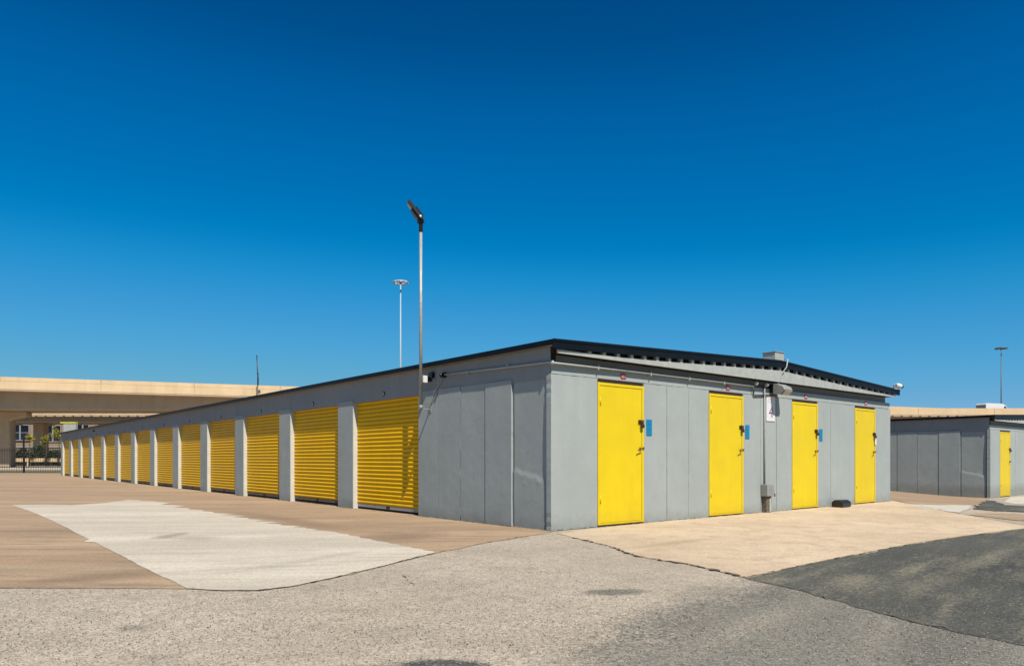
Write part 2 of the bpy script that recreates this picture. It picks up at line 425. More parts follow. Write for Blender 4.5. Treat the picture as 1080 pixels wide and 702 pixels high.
def roller_mesh(w, h):
    bm = bmesh.new(); pitch = 0.079; prof = []
    z = 0.0; k = 0
    sub = [(0.0, 0.0), (0.06, 0.0), (0.20, 0.012), (0.34, 0.019), (0.50, 0.0215), (0.62, 0.0205), (0.74, 0.016), (0.86, 0.009), (0.95, 0.001)]
    while z < h:
        for u, d in sub:
            zz = z+u*pitch
            if zz <= h: prof.append((d, zz))
        z += pitch
    a = [bm.verts.new((-d, 0, z)) for d, z in prof]; b = [bm.verts.new((-d, w, z)) for d, z in prof]
    for i in range(len(prof)-1):
        f = bm.faces.new((a[i], b[i], b[i+1], a[i+1])); f.smooth = True
    me = bpy.data.meshes.new('shutter'); 
    bmesh.ops.recalc_face_normals(bm, faces=bm.faces)
    bm.to_mesh(me); bm.free(); me.materials.append(M['yellow_roll']); return me

def make_storage(base, nroll, nhinge, label, seed, length):
    rnd = random.Random(seed)
    T = thing('storage_building', label, 'storage building', base, RZ, 'grey self storage buildings')
    L = length
    MB().box(0.131, WID-0.02, 0.055, L, 0, 2.325).box(0.131, WID-0.02, 0.11, L-0.01, 2.326, 2.50).build('wall', M['dark'] if False else M['wall_shaded'], T)
    # long side: corner post, panels
    ed = [0.12, 0.845, 1.50, 2.15, 2.805, 3.42]
    buckled_panel(ed[0], ed[1]-0.003, 2.17, rnd).build('wall_panel', M['wall'], T)
    for i in range(1, 5):
        off = (0.008, -0.006, 0.004, -0.003, 0.0)[i]
        tl = (0.03, 0.004, -0.004, 0.003, 0.0)[i]
        rough_panel('y', ed[i]+0.005, ed[i+1]-0.005, 0.0, 2.18+rnd.uniform(-0.008, 0.006), off, 0.118, rnd, tl).build('wall_panel', M['wall'], T)
    # caulk ridges in the joints
    for y, dx in ((2.15, -0.002),):
        pts = [(dx+rnd.uniform(-0.002, 0.002), y+rnd.uniform(-0.004, 0.004), z*0.11+0.02) for z in range(20)]
        MB().tube(pts, 0.0032, 6).build('joint_sealant', M['wall'], T)
    # pillars and shutters
    for k in range(nroll):
        s0 = P0+PER*k
        wdt = PW
        rough_panel('y', s0, s0+wdt, 0.0, 2.185+rnd.uniform(-0.004, 0.004), 0.0, 0.125, rnd).build('pillar', M['wall'], T)
        MB().box(0.006, 0.118, s0-0.006, s0+0.003, 0.0, 2.15).build('jamb_strip', M['jamb'], T)
    rm = roller_mesh(2.52, 2.12)
    for k in range(nroll):
        y0 = 3.40 if k == 0 else P0+PW+PER*(k-1)-0.02
        w = 2.50
        d = bpy.data.objects.new('shutter_door', rm); C.objects.link(d); d.parent = T
        d.location = (0.115+rnd.uniform(-0.003, 0.003), y0-0.01, 0.10+rnd.uniform(0, 0.02))
        MB().box(-0.012, 0.012, 0.02, w-0.0, -0.055, 0.006).build('bottom_bar', M['galv'] if k == 0 else M['brown_box'], d)
        MB().box(0.002, 0.012, 0.02, w, -0.1, -0.055).build('rubber_seal', M['dark'], d)
        if k < 8:
            b = MB().box(-0.022, -0.012, w*0.5-0.06, w*0.5+0.06, -0.045, -0.005)
            b.tube([(-0.028, w*0.5-0.03, -0.02), (-0.028, w*0.5+0.05, -0.02)], 0.006, 6)
            b.build('slide_latch', M['rust_dark'], d)
    # header above the shutters (with joints), eave
    n = int(L/6.1)+1
    for i in range(n):
        a, b_ = max(0.03, i*6.1-3.2), min(L, (i+1)*6.1-3.2)
        if b_ > a: MB().box(0.015, 0.125, a+0.004, b_-0.004, 2.125, 2.565).build('header_board', M['wall_shaded'], T)  # board in the wall grey that has shade put into its colour
    MB().box(0.03, 0.122, 0.03, L, 2.13, 2.56).build('header_backing', M['dark'], T)
    MB().box(-0.080, 0.05, -0.12, L+0.05, 2.567, 2.58).build('soffit', M['soffit'], T)
    MB().box(-0.1, -0.082, -0.136, L+0.1, 2.566, EAVE+0.002).build('eave_trim', M['black_trim'], T, bevel=0.003)
    # roof sheets, with standing ribs
    b = MB()
    b.prism([(-0.082, -0.13, EAVE-0.045), (-0.082, -0.13, EAVE-0.01), (RIDGE, -0.13, PEAK-0.01), (WID+0.13, -0.13, EAVE-0.01), (WID+0.13, -0.13, EAVE-0.045), (RIDGE, -0.13, PEAK-0.045)], (0, L+0.2, 0))
    for i in range(int(L/0.61)):
        y = 0.1+i*0.61
        b.prism([(0.0, y, EAVE-0.02), (0.0, y, EAVE+0.01), (RIDGE, y, PEAK+0.012), (WID, y, EAVE+0.01), (WID, y, EAVE-0.02), (RIDGE, y, PEAK-0.02)], (0, 0.03, 0))
    b.build('roof', M['galv'], T)
    MB().box(WID+0.132, WID+0.15, -0.155, L+0.1, 2.54, EAVE+0.002).build('eave_trim', M['black_trim'], T)
    # gable side: header, gable band, rib closures, black rake trim
    MB().box(0.025, WID, 0.018, 0.055, 2.195, 2.335).build('header_board', M['wall'], T)
    xs = [0.0+WID*i/40 for i in range(41)]
    top = [max(2.512, rt(x)-0.188) for x in xs]
    xs_end = [(0.02, 2.46), (WID+0.02, 2.46)]
    b = MB()
    b.prism([(0.02, -0.125, 2.463), (WID+0.02, -0.125, 2.463)]+[(x+0.02, -0.125, t) for x, t in zip(xs[::-1], top[::-1])], (0, 0.03, 0))
    b.build('gable_band', M['trim_light'], T)
    # underside and dark infill behind the ribs
    b = MB()
    b.prism([(0.03, -0.04, 2.475), (WID, -0.04, 2.475), (WID, -0.04, EAVE-0.05), (RIDGE, -0.04, PEAK-0.05), (0.03, -0.04, EAVE-0.05)], (0, 0.2, 0))
    b.build('gable_infill', M['dark'], T)
    tp = lambda x: max(2.512, rt(x)-0.188)
    pts = [(0.45, -0.12, tp(0.45)-0.02)]; x = 0.62
    while x < WID-0.1:
        pts += [(x, -0.12, tp(x)+0.004), (x, -0.12, rt(x)-0.10), (x+0.065, -0.12, rt(x)-0.10), (x+0.065, -0.12, tp(x)+0.004)]; x += 0.305
    pts += [(WID, -0.12, tp(WID)-0.02)]
    pts += [(q, -0.12, tp(q)-0.03) for q in (RIDGE,)]
    b = MB().prism(pts, (0, 0.06, 0))
    b.build('rib_ends', M['trim_light'], T)
    b = MB()
    for (xa, xb) in ((-0.1, RIDGE), (RIDGE, WID+0.15)):
        for (y0, y1, h0, h1) in ((-0.152, -0.137, 0.128, -0.002),):
            b.prism([(xa, y0, rt(xa)-h0), (xb, y0, rt(xb)-h0), (xb, y0, rt(xb)-h1), (xa, y0, rt(xa)-h1)], (0, y1-y0, 0))
        b.prism([(xa, -0.162, rt(xa)-0.03), (xb, -0.162, rt(xb)-0.03), (xb, -0.162, rt(xb)+0.006), (xa, -0.162, rt(xa)+0.006)], (0, 0.008, 0))
    b.build('rake_trim', M['black_trim'], T)
    # panels between the hinged doors
    spans = [(-0.002, 0.935)]
    ds = DOORS[:nhinge]
    for i, (a, b_) in enumerate(ds):
        nxt = ds[i+1][0] if i+1 < len(ds) else WID
        k = max(1, round((nxt-b_)/0.6)); 
        for j in range(k): spans.append((b_+(nxt-b_)*j/k, b_+(nxt-b_)*(j+1)/k))
    if nhinge < 4:
        pass
    for i, (a, b_) in enumerate(spans):
        rough_panel('x', a-0.001, b_+0.001, 0.0, 2.185+rnd.uniform(-0.003, 0.003), 0.0 if i == 0 else rnd.uniform(-0.002, 0.003), 0.095 if i == 0 else 0.05, rnd).build('wall_panel', M['wall'], T)
    # hinged doors
    for i, (a, b_) in enumerate(ds):
        w = b_-a
        D = MB().box(0.05, w-0.055, -0.002, 0.03, 0.055, 2.085).build('door', M['yellow'], T, loc=(a, 0.0, 0), bevel=0.003)
        fr = MB()
        fr.box(0.004, 0.046, -0.008, 0.05, 0.02, 2.138); fr.box(w-0.050, w-0.004, -0.008, 0.05, 0.02, 2.138); fr.box(0.0465, w-0.0505, -0.007, 0.05, 2.092, 2.136)
        fr.build('door_frame', M['yellow'], D, bevel=0.002)
        MB().box(0.006, w-0.055, -0.014, 0.04, 0.026, 0.052).build('threshold', M['yellow'], D, bevel=0.002)
        MB().box(0.004, w-0.004, 0.022, 0.054, 2.14, 2.194).build('lintel_strip', M['rust_dark'], D)
        MB().box(0.004, w-0.06, -0.006, 0.04, 0.0, 0.025).build('threshold_gap', M['dark'], D)
        for z in (0.35, 1.80):
            MB().tube([(0.05, -0.012, z), (0.05, -0.012, z+0.11)], 0.008, 8).box(0.05, 0.085, -0.005, -0.001, z, z+0.11).build('hinge', M['brass'] if False else M['yellow'], D)
        h = MB().box(w-0.14, w-0.02, -0.020, -0.009, 1.55, 1.61)
        h.tube([(w-0.075, -0.02, 1.585), (w-0.075, -0.05, 1.585)], 0.012, 8)
        h.build('hasp', M['rust_dark'], D, bevel=0.002)
        hd = MB().tube([(w-0.10, -0.004, 1.16), (w-0.10, -0.05, 1.16)], 0.012, 8).tube([(w-0.10, -0.05, 1.16), (w-0.17, -0.055, 1.155), (w-0.20, -0.052, 1.13)], 0.008, 8)
        hd.lathe((w-0.10, -0.003, 1.16), [(0.028, 0), (0.028, -0.006), (0.02, -0.009)], (0, 1, 0))
        hd.lathe((w-0.028, -0.009, 1.175), [(0.016, 0), (0.016, -0.02), (0.010, -0.024)], (0, 1, 0))
        hd.build('handle', M['brass'], D)
    # far gable and back wall face
    MB().box(0.03, WID, L, L+0.03, 0, 2.5).build('end_wall', M['wall'], T)
    MB().prism([(0.0, L-0.02, 2.44), (WID, L-0.02, 2.44), (WID, L-0.02, EAVE-0.05), (RIDGE, L-0.02, PEAK-0.05), (0.0, L-0.02, EAVE-0.05)], (0, 0.05, 0)).build('gable_infill', M['wall'], T)
    return T

L1 = P0+PW+PER*12
make_storage(B1, 13, 4, 'long grey storage building with thirteen yellow shutters along its left side and black roof edge', 3, L1)
make_storage(B2, 2, 4, 'grey storage building at the right edge, mostly hidden behind the nearer one', 5, 15.0)

# ---- things fixed to the building (each its own object)
ORD = ['nearest the corner', 'second from the corner', 'third from the corner', 'farthest from the corner']
for i, (a, b_) in enumerate(DOORS):
    m_ = (a+b_)/2+0.06
    t = thing('number_plate', 'small red number plate above the yellow hinged door '+ORD[i], 'number plate', W(B1, m_, 0.018, 2.265), RZ, 'red unit number plates')
    MB().box(-0.058, 0.058, -0.008, -0.001, -0.042, 0.042).build('plate', M['sign_red'], t, bevel=0.002)
    text_mesh('40%d' % (i+1), 0.066, 'lettering', 'sign_white', t, (0, -0.0095, 0), (R(90), 0, 0), bold=0.0)
    # padlock
    q = thing('padlock', 'dark padlock hanging on the yellow door '+ORD[i], 'padlock', W(B1, b_-0.075, -0.04, 1.53), RZ, 'padlocks')
    MB().box(-0.032, 0.032, -0.016, 0.016, -0.045, 0.012).build('body', M['rust_dark'] if i != 2 else M['rust_dark'], q, bevel=0.005)
    MB().tube([(-0.02, 0, 0.01), (-0.02, 0, 0.045), (-0.012, 0, 0.06), (0.012, 0, 0.06), (0.02, 0, 0.045), (0.02, 0, 0.01)], 0.005, 8).build('shackle', M['brass'], q)
    if i < 3:
        s = thing('notice_plate', 'narrow blue notice beside the lock of the yellow door '+ORD[i], 'notice', W(B1, b_+0.125, -0.004, 1.50), RZ, 'blue notices beside the doors')
        MB().box(-0.066, 0.066, -0.004, 0, -0.125, 0.125).build('plate', M['sign_blue'], s, bevel=0.0015)
        k = MB()
        for z in (0.075, 0.055, 0.035, -0.03, -0.05): k.box(-0.045, random.uniform(0.01, 0.045), -0.0055, -0.0042, z, z+0.006)
        k.build('faint_print', M['sign_blue'], s)
t = MB().box(-0.04, 0.04, -0.004, 0.002, -0.09, 0.05).build('paper_tag', M['white'], loc=W(B1, DOORS[3][1]-0.03, -0.024, 1.42), rz=RZ)
tag(t, 'white paper tag hanging below the padlock of the yellow door farthest from the corner', 'tag')
q = thing('padlock', 'dark padlock on the yellow door of the building at the right edge', 'padlock', W(B2, DOORS[0][1]-0.075, -0.04, 1.53), RZ, 'padlocks')
MB().box(-0.032, 0.032, -0.016, 0.016, -0.045, 0.012).build('body', M['rust_dark'], q, bevel=0.005)
MB().tube([(-0.02, 0, 0.01), (-0.02, 0, 0.045), (-0.012, 0, 0.06), (0.012, 0, 0.06), (0.02, 0, 0.045), (0.02, 0, 0.01)], 0.005, 8).build('shackle', M['brass'], q)

NTH = ['nearest', 'second nearest', 'third nearest', 'fourth nearest', 'fifth nearest', 'sixth nearest', 'middle', 'sixth farthest', 'fifth farthest', 'fourth farthest', 'third farthest', 'second farthest', 'farthest']
up = None
for k in range(13):
    c = (3.42+5.87)/2 if k == 0 else P0+PW+PER*(k-1)+1.245
    if up is None:
        up = thing('unit_marker', '', 'number plate')
        MB().lathe((0, 0, 0), [(0.045, 0), (0.045, -0.010), (0.036, -0.012)], (1, 0, 0)).build('disc', M['black_plastic'], up)
        MB().lathe((-0.0125, 0, 0), [(0.028, 0), (0.028, -0.002)], (1, 0, 0)).build('face', M['sign_pale'], up)
        o = up
    else: o = copy_tree(up)
    o.location = W(B1, 0.014, c, 2.235); o.rotation_euler = (0, 0, RZ)
    tag(o, 'small round marker on the header over the %s yellow shutter from the corner' % NTH[k], 'number plate', 'round markers over the shutters')

# sign 4
s = thing('building_sign', 'tall white sign with a maroon numeral 4 on the gable wall', 'sign', W(B1, 5.685, -0.004, 1.955), RZ)
MB().box(-0.150, 0.150, -0.006, 0, -0.235, 0.235).build('plate', M['sign_white'], s, bevel=0.0015)
text_mesh('4', 0.31, 'numeral', 'sign_maroon', s, (0.01, -0.0075, -0.07), (R(90), 0, 0))
b = MB()
for k in range(14):
    a0 = math.pi*(0.1+0.8*k/13)
    b.box(-0.03+0.075*math.cos(a0)-0.006, -0.03+0.075*math.cos(a0)+0.006, -0.0075, -0.0062, 0.135+0.05*math.sin(a0)-0.004, 0.135+0.05*math.sin(a0)+0.004)
b.box(-0.10, 0.04, -0.0075, -0.0062, 0.125, 0.132)
b.build('faded_print', M['sign_pale'], s)

# conduits
def lpath(*pts): return [W(B1, *p) for p in pts]
t = MB().tube([(-0.02, 2.58, 2.405), (-0.02, 1.3, 2.375), (-0.024, 0.05, 2.345), (-0.02, -0.02, 2.34), (0.03, -0.035, 2.335), (1.5, -0.03, 2.345), (3.5, -0.03, 2.345), (5.05, -0.03, 2.34)], 0.016, 10)
for (x, y) in ((0.0, -0.02),): t.lathe((x, y, 2.31), [(0.028, 0), (0.03, 0.03), (0.028, 0.06)], (0, 0, 1))
for x in (0.9, 2.1, 3.1, 4.1): t.box(x, x+0.02, -0.05, 0.02, 2.31, 2.375)
for y in (0.9, 1.9): t.box(-0.04, 0.03, y, y+0.02, 2.35, 2.41)
o = t.build('conduit', M['trim_light'], loc=B1, rz=RZ); tag(o, 'thin grey conduit running round the building corner below the roof edge', 'conduit')
o = MB().box(-0.05, 0.03, 2.57, 2.66, 2.36, 2.44).lathe((-0.05, 2.615, 2.40), [(0.03, 0), (0.03, -0.03), (0.018, -0.04)], (1, 0, 0)).build('light_sensor', M['black_plastic'], loc=B1, rz=RZ, )
tag(o, 'small black sensor at the left end of the conduit over the grey panels', 'sensor')
o = MB().tube([(-0.012, 2.63, 2.37), (-0.012, 2.72, 2.28), (-0.02, 2.86, 2.16), (-0.012, 2.95, 2.0), (-0.012, 3.03, 1.88)], 0.008, 8).build('cable', M['trim_light'], loc=B1, rz=RZ)
tag(o, 'short grey cable dropping from the sensor to the pole bracket', 'cable')

# light pole on the long side
px_, py_ = -0.19, 3.035
t = thing('pole_light', 'tall slim grey light pole with black tilted lamp head beside the first yellow shutter', 'light pole', W(B1, px_, py_, 1.86), RZ)
MB().tube([(0, 0, 0.0), (0, 0, 3.04)], 0.029, 14, 0.026).lathe((0, 0, 0.0), [(0.034, -0.01), (0.034, 0.05), (0.03, 0.055)]).build('pole', M['galv'], t)
MB().box(-0.04, 0.188, -0.016, 0.016, -0.010, 0.002).box(0.180, 0.189, -0.04, 0.04, -0.05, 0.05).build('lower_bracket', M['galv'], t)
b = MB(); b.box(0.025, 0.11, -0.045, 0.045, 0.44, 0.56); b.build('clamp_box', M['white'], t, bevel=0.006)
b = MB(); b.box(0.112, 0.204, -0.03, 0.03, 0.47, 0.55).box(0.14, 0.203, -0.12, -0.02, 0.52, 0.62); b.build('upper_bracket', M['black_metal'], t, bevel=0.004)
b = MB(); b.tube([(0, 0, 3.0), (0, 0, 3.13), (-0.015, 0, 3.20), (-0.05, 0, 3.25)], 0.036, 12).box(-0.04, 0.04, -0.05, 0.05, 3.14, 3.20); b.build('knuckle', M['black_metal'], t)
rot = Matrix.Rotation(R(52), 3, 'Y')
b = MB(); pv = (0.0, 0, 3.20)
b.box(-0.36, 0.02, -0.10, 0.10, 3.19, 3.24, rot, pv)
for k in range(9): b.box(-0.20+k*0.022, -0.192+k*0.022, -0.09, 0.09, 3.235, 3.275, rot, pv)
b.box(-0.22, -0.02, -0.07, 0.07, 3.15, 3.192, rot, pv)
h = b.build('lamp_head', M['black_plastic'], t, rz=R(-30), bevel=0.003)
MB().box(-0.34, -0.23, -0.08, 0.08, 3.182, 3.192, rot, pv).build('lens', M['glass_dark'], h)
MB().box(-0.05, -0.015, -0.106, -0.101, 3.20, 3.23, rot, pv).build('rating_label', M['white'], h)

# flood light on the gable + wiring
t = thing('flood_light', 'boxy wall flood light angled down above the numeral sign', 'flood light', W(B1, 5.80, 0.0, 2.36), RZ)
MB().box(-0.12, 0.14, -0.06, 0.015, -0.10, 0.06).build('mount', M['black_metal'], t, bevel=0.006)
b = MB(); b.prism([(-0.145, -0.07, 0.06), (-0.145, -0.07, -0.12), (-0.145, -0.22, -0.15), (-0.145, -0.31, -0.06), (-0.145, -0.28, 0.0), (-0.145, -0.15, 0.06)], (0.29, 0, 0))
h = b.build('housing', M['grey_box'], t, bevel=0.006)
b = MB(); b.prism([(-0.12, -0.232, -0.149), (0.12, -0.232, -0.149), (0.12, -0.312, -0.074), (-0.12, -0.312, -0.074)], (0, -0.006, -0.006)); b.build('lens', M['lens'], h)
t = thing('wiring_loop', 'black rectangular conduit loop with two grey fittings left of the flood light', 'conduit', W(B1, 5.22, -0.02, 2.36), RZ)
b = MB(); b.tube([(-0.15, 0, 0.0), (-0.15, 0, -0.17), (-0.13, 0, -0.185), (0.25, 0, -0.16), (0.45, 0, -0.15), (0.62, -0.02, -0.14)], 0.012, 8); b.tube([(-0.15, 0, 0.0), (0.25, 0, 0.01), (0.55, 0, 0.01)], 0.012, 8).tube([(0.24, 0, 0.0), (0.24, 0, -0.16)], 0.010, 8)
b.build('tubing', M['black_metal'], t)
for x in (-0.10, 0.26):
    MB().lathe((x, -0.02, 0.035), [(0.03, -0.03), (0.042, -0.015), (0.042, 0.02), (0.025, 0.04)], (0, -1, 0.4)).build('fitting', M['trim_light'], t)
o = MB().tube([(5.45, -0.02, 2.35), (5.45, -0.022, 1.2), (5.45, -0.022, 0.52)], 0.014, 10).build('conduit', M['grey_box'], loc=B1, rz=RZ)
tag(o, 'vertical grey conduit dropping down the gable wall to the electrical box', 'conduit')
t = thing('electrical_box', 'grey electrical box on a stained pedestal at the foot of the gable wall', 'electrical box', W(B1, 5.46, -0.02, 0), RZ)
MB().box(-0.11, 0.11, -0.12, 0.018, 0.31, 0.53).build('box', M['grey_box'], t, bevel=0.006)
MB().box(-0.075, 0.075, -0.08, 0.018, 0.0, 0.31).build('pedestal', M['brown_box'], t, bevel=0.004)
MB().box(0.02, 0.078, -0.086, -0.081, 0.02, 0.27).build('pale_cover', M['trim_light'], t)
t = thing('water_tap', 'small brass outdoor tap low on the wall right of the electrical box', 'tap', W(B1, 5.70, -0.002, 0.36), RZ)
MB().tube([(0, 0, 0), (0, -0.06, 0), (0, -0.08, -0.02), (0, -0.085, -0.06)], 0.012, 10).build('spout', M['brown_box'], t)
MB().lathe((0, -0.045, 0.012), [(0.006, 0), (0.006, 0.03), (0.028, 0.032), (0.028, 0.042)]).build('handwheel', M['brown_box'], t)

# roof vent box, its conduit
t = thing('roof_box', 'pale metal box standing on the roof ridge at the gable', 'roof box', W(B1, 5.80, -0.12, 2.885), RZ)
MB().box(-0.15, 0.17, 0.0, 0.26, -0.01, 0.135).build('box', M['trim_light'], t, bevel=0.004)
MB().box(-0.165, 0.185, -0.012, 0.275, 0.136, 0.15).build('lid', M['galv'], t, bevel=0.002)
o = MB().tube([(5.98, -0.10, 2.92), (5.97, -0.195, 2.90), (5.92, -0.20, 2.75), (5.84, -0.13, 2.60), (5.80, -0.125, 2.48), (5.8, -0.09, 2.42)], 0.012, 8).build('conduit', M['trim_light'], loc=B1, rz=RZ)
tag(o, 'bent grey conduit from the roof box down to the flood light', 'conduit')

# security camera at the far roof corner
t = thing('security_camera', 'white security camera with dark lens on the right end of the black roof edge', 'security camera', W(B1, 10.95, -0.16, 2.66), RZ)
MB().box(-0.16, 0.0, -0.03, 0.03, -0.02, 0.01).tube([(-0.13, 0, 0), (-0.13, 0, 0.10), (0.02, 0, 0.10)], 0.016, 8).build('bracket', M['grey_box'], t)
MB().lathe((0.0, 0, 0.085), [(0.02, 0), (0.050, 0.01), (0.058, 0.05), (0.055, 0.11), (0.048, 0.13)], (0.8, -0.5, -0.25)).build('housing', M['white'], t)
MB().lathe((0.105, -0.066, 0.052), [(0.044, 0), (0.044, 0.03), (0.028, 0.05), (0.001, 0.058)], (0.8, -0.5, -0.25)).build('lens', M['black_plastic'], t)
o = MB().box(-0.05, 0.03, 33.6, 33.8, 2.38, 2.46).build('wall_fitting', M['black_plastic'], loc=B1, rz=RZ, bevel=0.004)
tag(o, 'tiny black fitting on the header high above the far shutters', 'fitting')

# black bait box on the apron
t = thing('bait_station', 'black plastic bait box on the tan apron between third and fourth hinged doors', 'bait box', W(B1, 8.02, -0.24, 0.012), RZ)
b = MB(); b.prism([(-0.19, -0.13, 0.0), (-0.19, 0.11, 0.0), (-0.19, 0.11, 0.10), (-0.19, 0.07, 0.132), (-0.19, -0.09, 0.132), (-0.19, -0.13, 0.09)], (0.38, 0, 0)); b.build('body', M['black_plastic'], t, bevel=0.018, seg=2)
b = MB(); b.prism([(-0.17, -0.08, 0.133), (-0.17, 0.07, 0.133), (-0.17, 0.06, 0.144), (-0.17, -0.065, 0.144)], (0.34, 0, 0)); b.build('lid', M['black_plastic'], t, bevel=0.005)
MB().lathe((0.195, 0.0, 0.055), [(0.038, -0.01), (0.042, 0.0), (0.042, 0.008), (0.03, 0.012)], (1, 0, 0)).build('entry_ring', M['grey_box'], t)

# ------------------------------------------------------------------ ground sheets
GX = sorted(set([-400, -250, -150, -90, -60, -40, -25]+[round(-15+0.75*i, 3) for i in range(61)]+[35, 45, 60, 90, 150, 250, 400]))
GY = sorted(set([-40, -20, -8, 0]+[round(1+0.75*i, 3) for i in range(50)]+[40, 44, 48, 52, 56, 58, 60, 62, 64, 66, 70, 80, 100, 140, 200, 300, 500, 900]))
def ground_sheet(name, lift, mat):
    bm = bmesh.new()
    vv = [[bm.verts.new((x, y, g(x, y)+lift)) for y in GY] for x in GX]
    for i in range(len(GX)-1):
        for j in range(len(GY)-1):
            f = bm.faces.new((vv[i][j], vv[i+1][j], vv[i+1][j+1], vv[i][j+1])); f.smooth = True
    me = bpy.data.meshes.new(name); bm.to_mesh(me); bm.free(); me.materials.append(mat)
    o = bpy.data.objects.new(name, me); C.objects.link(o); return tag(o, kind='structure')

def sheet(name, poly, lift, mat, jag=0.015, step=0.08):
    """ground overlay cut on the same lines as the ground sheet, with broken edges"""
    pts = []
    rnd = random.Random(name)
    n = len(poly)
    for i in range(n):
        a = Vector(poly[i][:2]); b = Vector(poly[(i+1) % n][:2]); d = (b-a).length
        far = min(a.length, b.length) > 30 or jag == 0
        k = 1 if far else max(1, min(160, int(d/step)))
        nrm = Vector((-(b-a).y, (b-a).x)).normalized() if d > 0 else Vector((0, 0))
        ph = rnd.uniform(0, 6)
        for j in range(k):
            t = j/k
            w = 0 if k == 1 else (rnd.gauss(0, jag*0.5)+jag*math.sin(ph+t*d*3.1)*0.8+jag*0.6*math.sin(ph*2+t*d*7.7))*min(1, 4*t, 4*(1-t)+0.2)
            pts.append(a+(b-a)*t+nrm*w)
    bm = bmesh.new(); vs = [bm.verts.new((p.x, p.y, 0)) for p in pts]
    es = [bm.edges.new((vs[i], vs[(i+1) % len(vs)])) for i in range(len(vs))]
    bmesh.ops.triangle_fill(bm, edges=es, use_beauty=True, use_dissolve=False)
    x0, x1 = min(p.x for p in pts), max(p.x for p in pts); y0, y1 = min(p.y for p in pts), max(p.y for p in pts)
    for x in GX:
        if x0 < x < x1: bmesh.ops.bisect_plane(bm, geom=bm.verts[:]+bm.edges[:]+bm.faces[:], plane_co=(x, 0, 0), plane_no=(1, 0, 0))
    for y in GY:
        if y0 < y < y1: bmesh.ops.bisect_plane(bm, geom=bm.verts[:]+bm.edges[:]+bm.faces[:], plane_co=(0, y, 0), plane_no=(0, 1, 0))
    for v in bm.verts: v.co.z = g(v.co.x, v.co.y)+lift
    bmesh.ops.recalc_face_normals(bm, faces=bm.faces)
    if bm.faces and sum(f.normal.z for f in bm.faces) < 0: bmesh.ops.reverse_faces(bm, faces=bm.faces)
    me = bpy.data.meshes.new(name); bm.to_mesh(me); bm.free(); me.materials.append(mat)
    o = bpy.data.objects.new(name, me); C.objects.link(o); return tag(o, kind='structure')

def G(*pp): return [gp(*p) for p in pp]
ground_sheet('ground', 0.0, M['asphalt'])
edge_l = G((0, 620), (100, 620.5), (197, 621), (235, 623), (270, 623), (305, 619), (340, 612), (400, 598), (460, 583), (520, 571), (575, 562.5))
sheet('yard_concrete', [(-60, 5.3), (-20, 5.5)]+edge_l+[(0.62, 9.90), (8.0, 16.5), (-8, 33), (-17, 51.5), (-70, 51.5)], 0.004, M['yard'], 0.012)
# pale repair slab with combed edge
rnd = random.Random(4)
comb = []
ctrl = [(137, 527), (165, 529), (190, 535), (240, 543), (300, 554), (345, 560), (400, 571), (460, 583)]
for (a, b_) in zip(ctrl, ctrl[1:]):
    n = max(2, int((b_[0]-a[0])/6))
    for j in range(n):
        t = j/n; x = a[0]+(b_[0]-a[0])*t; y = a[1]+(b_[1]-a[1])*t
        amp = 17 if a[0] < 345 else 4
        comb.append((x+(rnd.uniform(2, amp) if j % 2 else -rnd.uniform(0, amp*0.5)), y))
sheet('concrete_patch', G((12, 532.5), (48, 532), (75, 532.6), (110, 530.5), *comb, (460, 583), (400, 598), (340, 612), (305, 619), (270, 623), (235, 623), (197, 621), (160, 603), (128, 586), (100, 572), (88, 571.8), (94, 569), (55, 549), (30, 538.5)), 0.008, M['patch'], 0.006)
tan = G((588, 562.5), (604, 567), (640, 575), (672, 587), (720, 594), (760, 603), (785, 609), (830, 599.5), (870, 591), (960, 573.5), (1020, 564.5), (1090, 556))
sheet('concrete_apron', tan+G((1010, 541.5), (965, 532.5), (941, 528))+[(9.0, 17.2), (4.0, 13.2)], 0.005, M['apron'], 0.012)
dk = G((785, 609.5), (830, 600), (870, 591.5), (960, 574), (1020, 565), (1090, 556.5))
sheet('sealed_asphalt', dk+[(8.6, 12.0), (14, 13), (22, 12), (22, 1.0), (3.7, 1.0)]+G((1080, 681), (990, 662), (905, 641), (850, 624)), 0.0035, M['asphalt_dark'], 0.02)
# ground between the two buildings
sheet('pale_gutter', G((955, 531.6), (990, 532.6), (1026, 533), (1022, 537), (1011, 540.5), (975, 536.2)), 0.007, M['white_slab'], 0.03, 0.2)
sheet('side_yard', [(9.0, 17.1), (9.4, 17.6)]+G((1011, 540.5), (1026, 533), (1044, 524.6))+[(15.3, 22.7), (8, 30), (5, 22)], 0.004, M['yard'], 0.03, 0.2)
sheet('white_slab', G((1058, 529.2), (1072, 531.5), (1100, 532), (1130, 521), (1066, 524.5)), 0.008, M['white_slab'], 0.02, 0.2)
sheet('beige_strip', G((1022, 543), (1060, 541.5), (1110, 545), (1110, 550), (1075, 549)), 0.008, M['yard'], 0.05, 0.2)
sheet('grass_verge', [(-75, 51.6), (-16, 51.6), (-15, 60), (-75, 60)], 0.006, M['grass'], 0)
sheet('far_road', [(-140, 60.1), (-10, 60.1), (0, 96), (-180, 96)], 0.006, M['road_far'], 0)

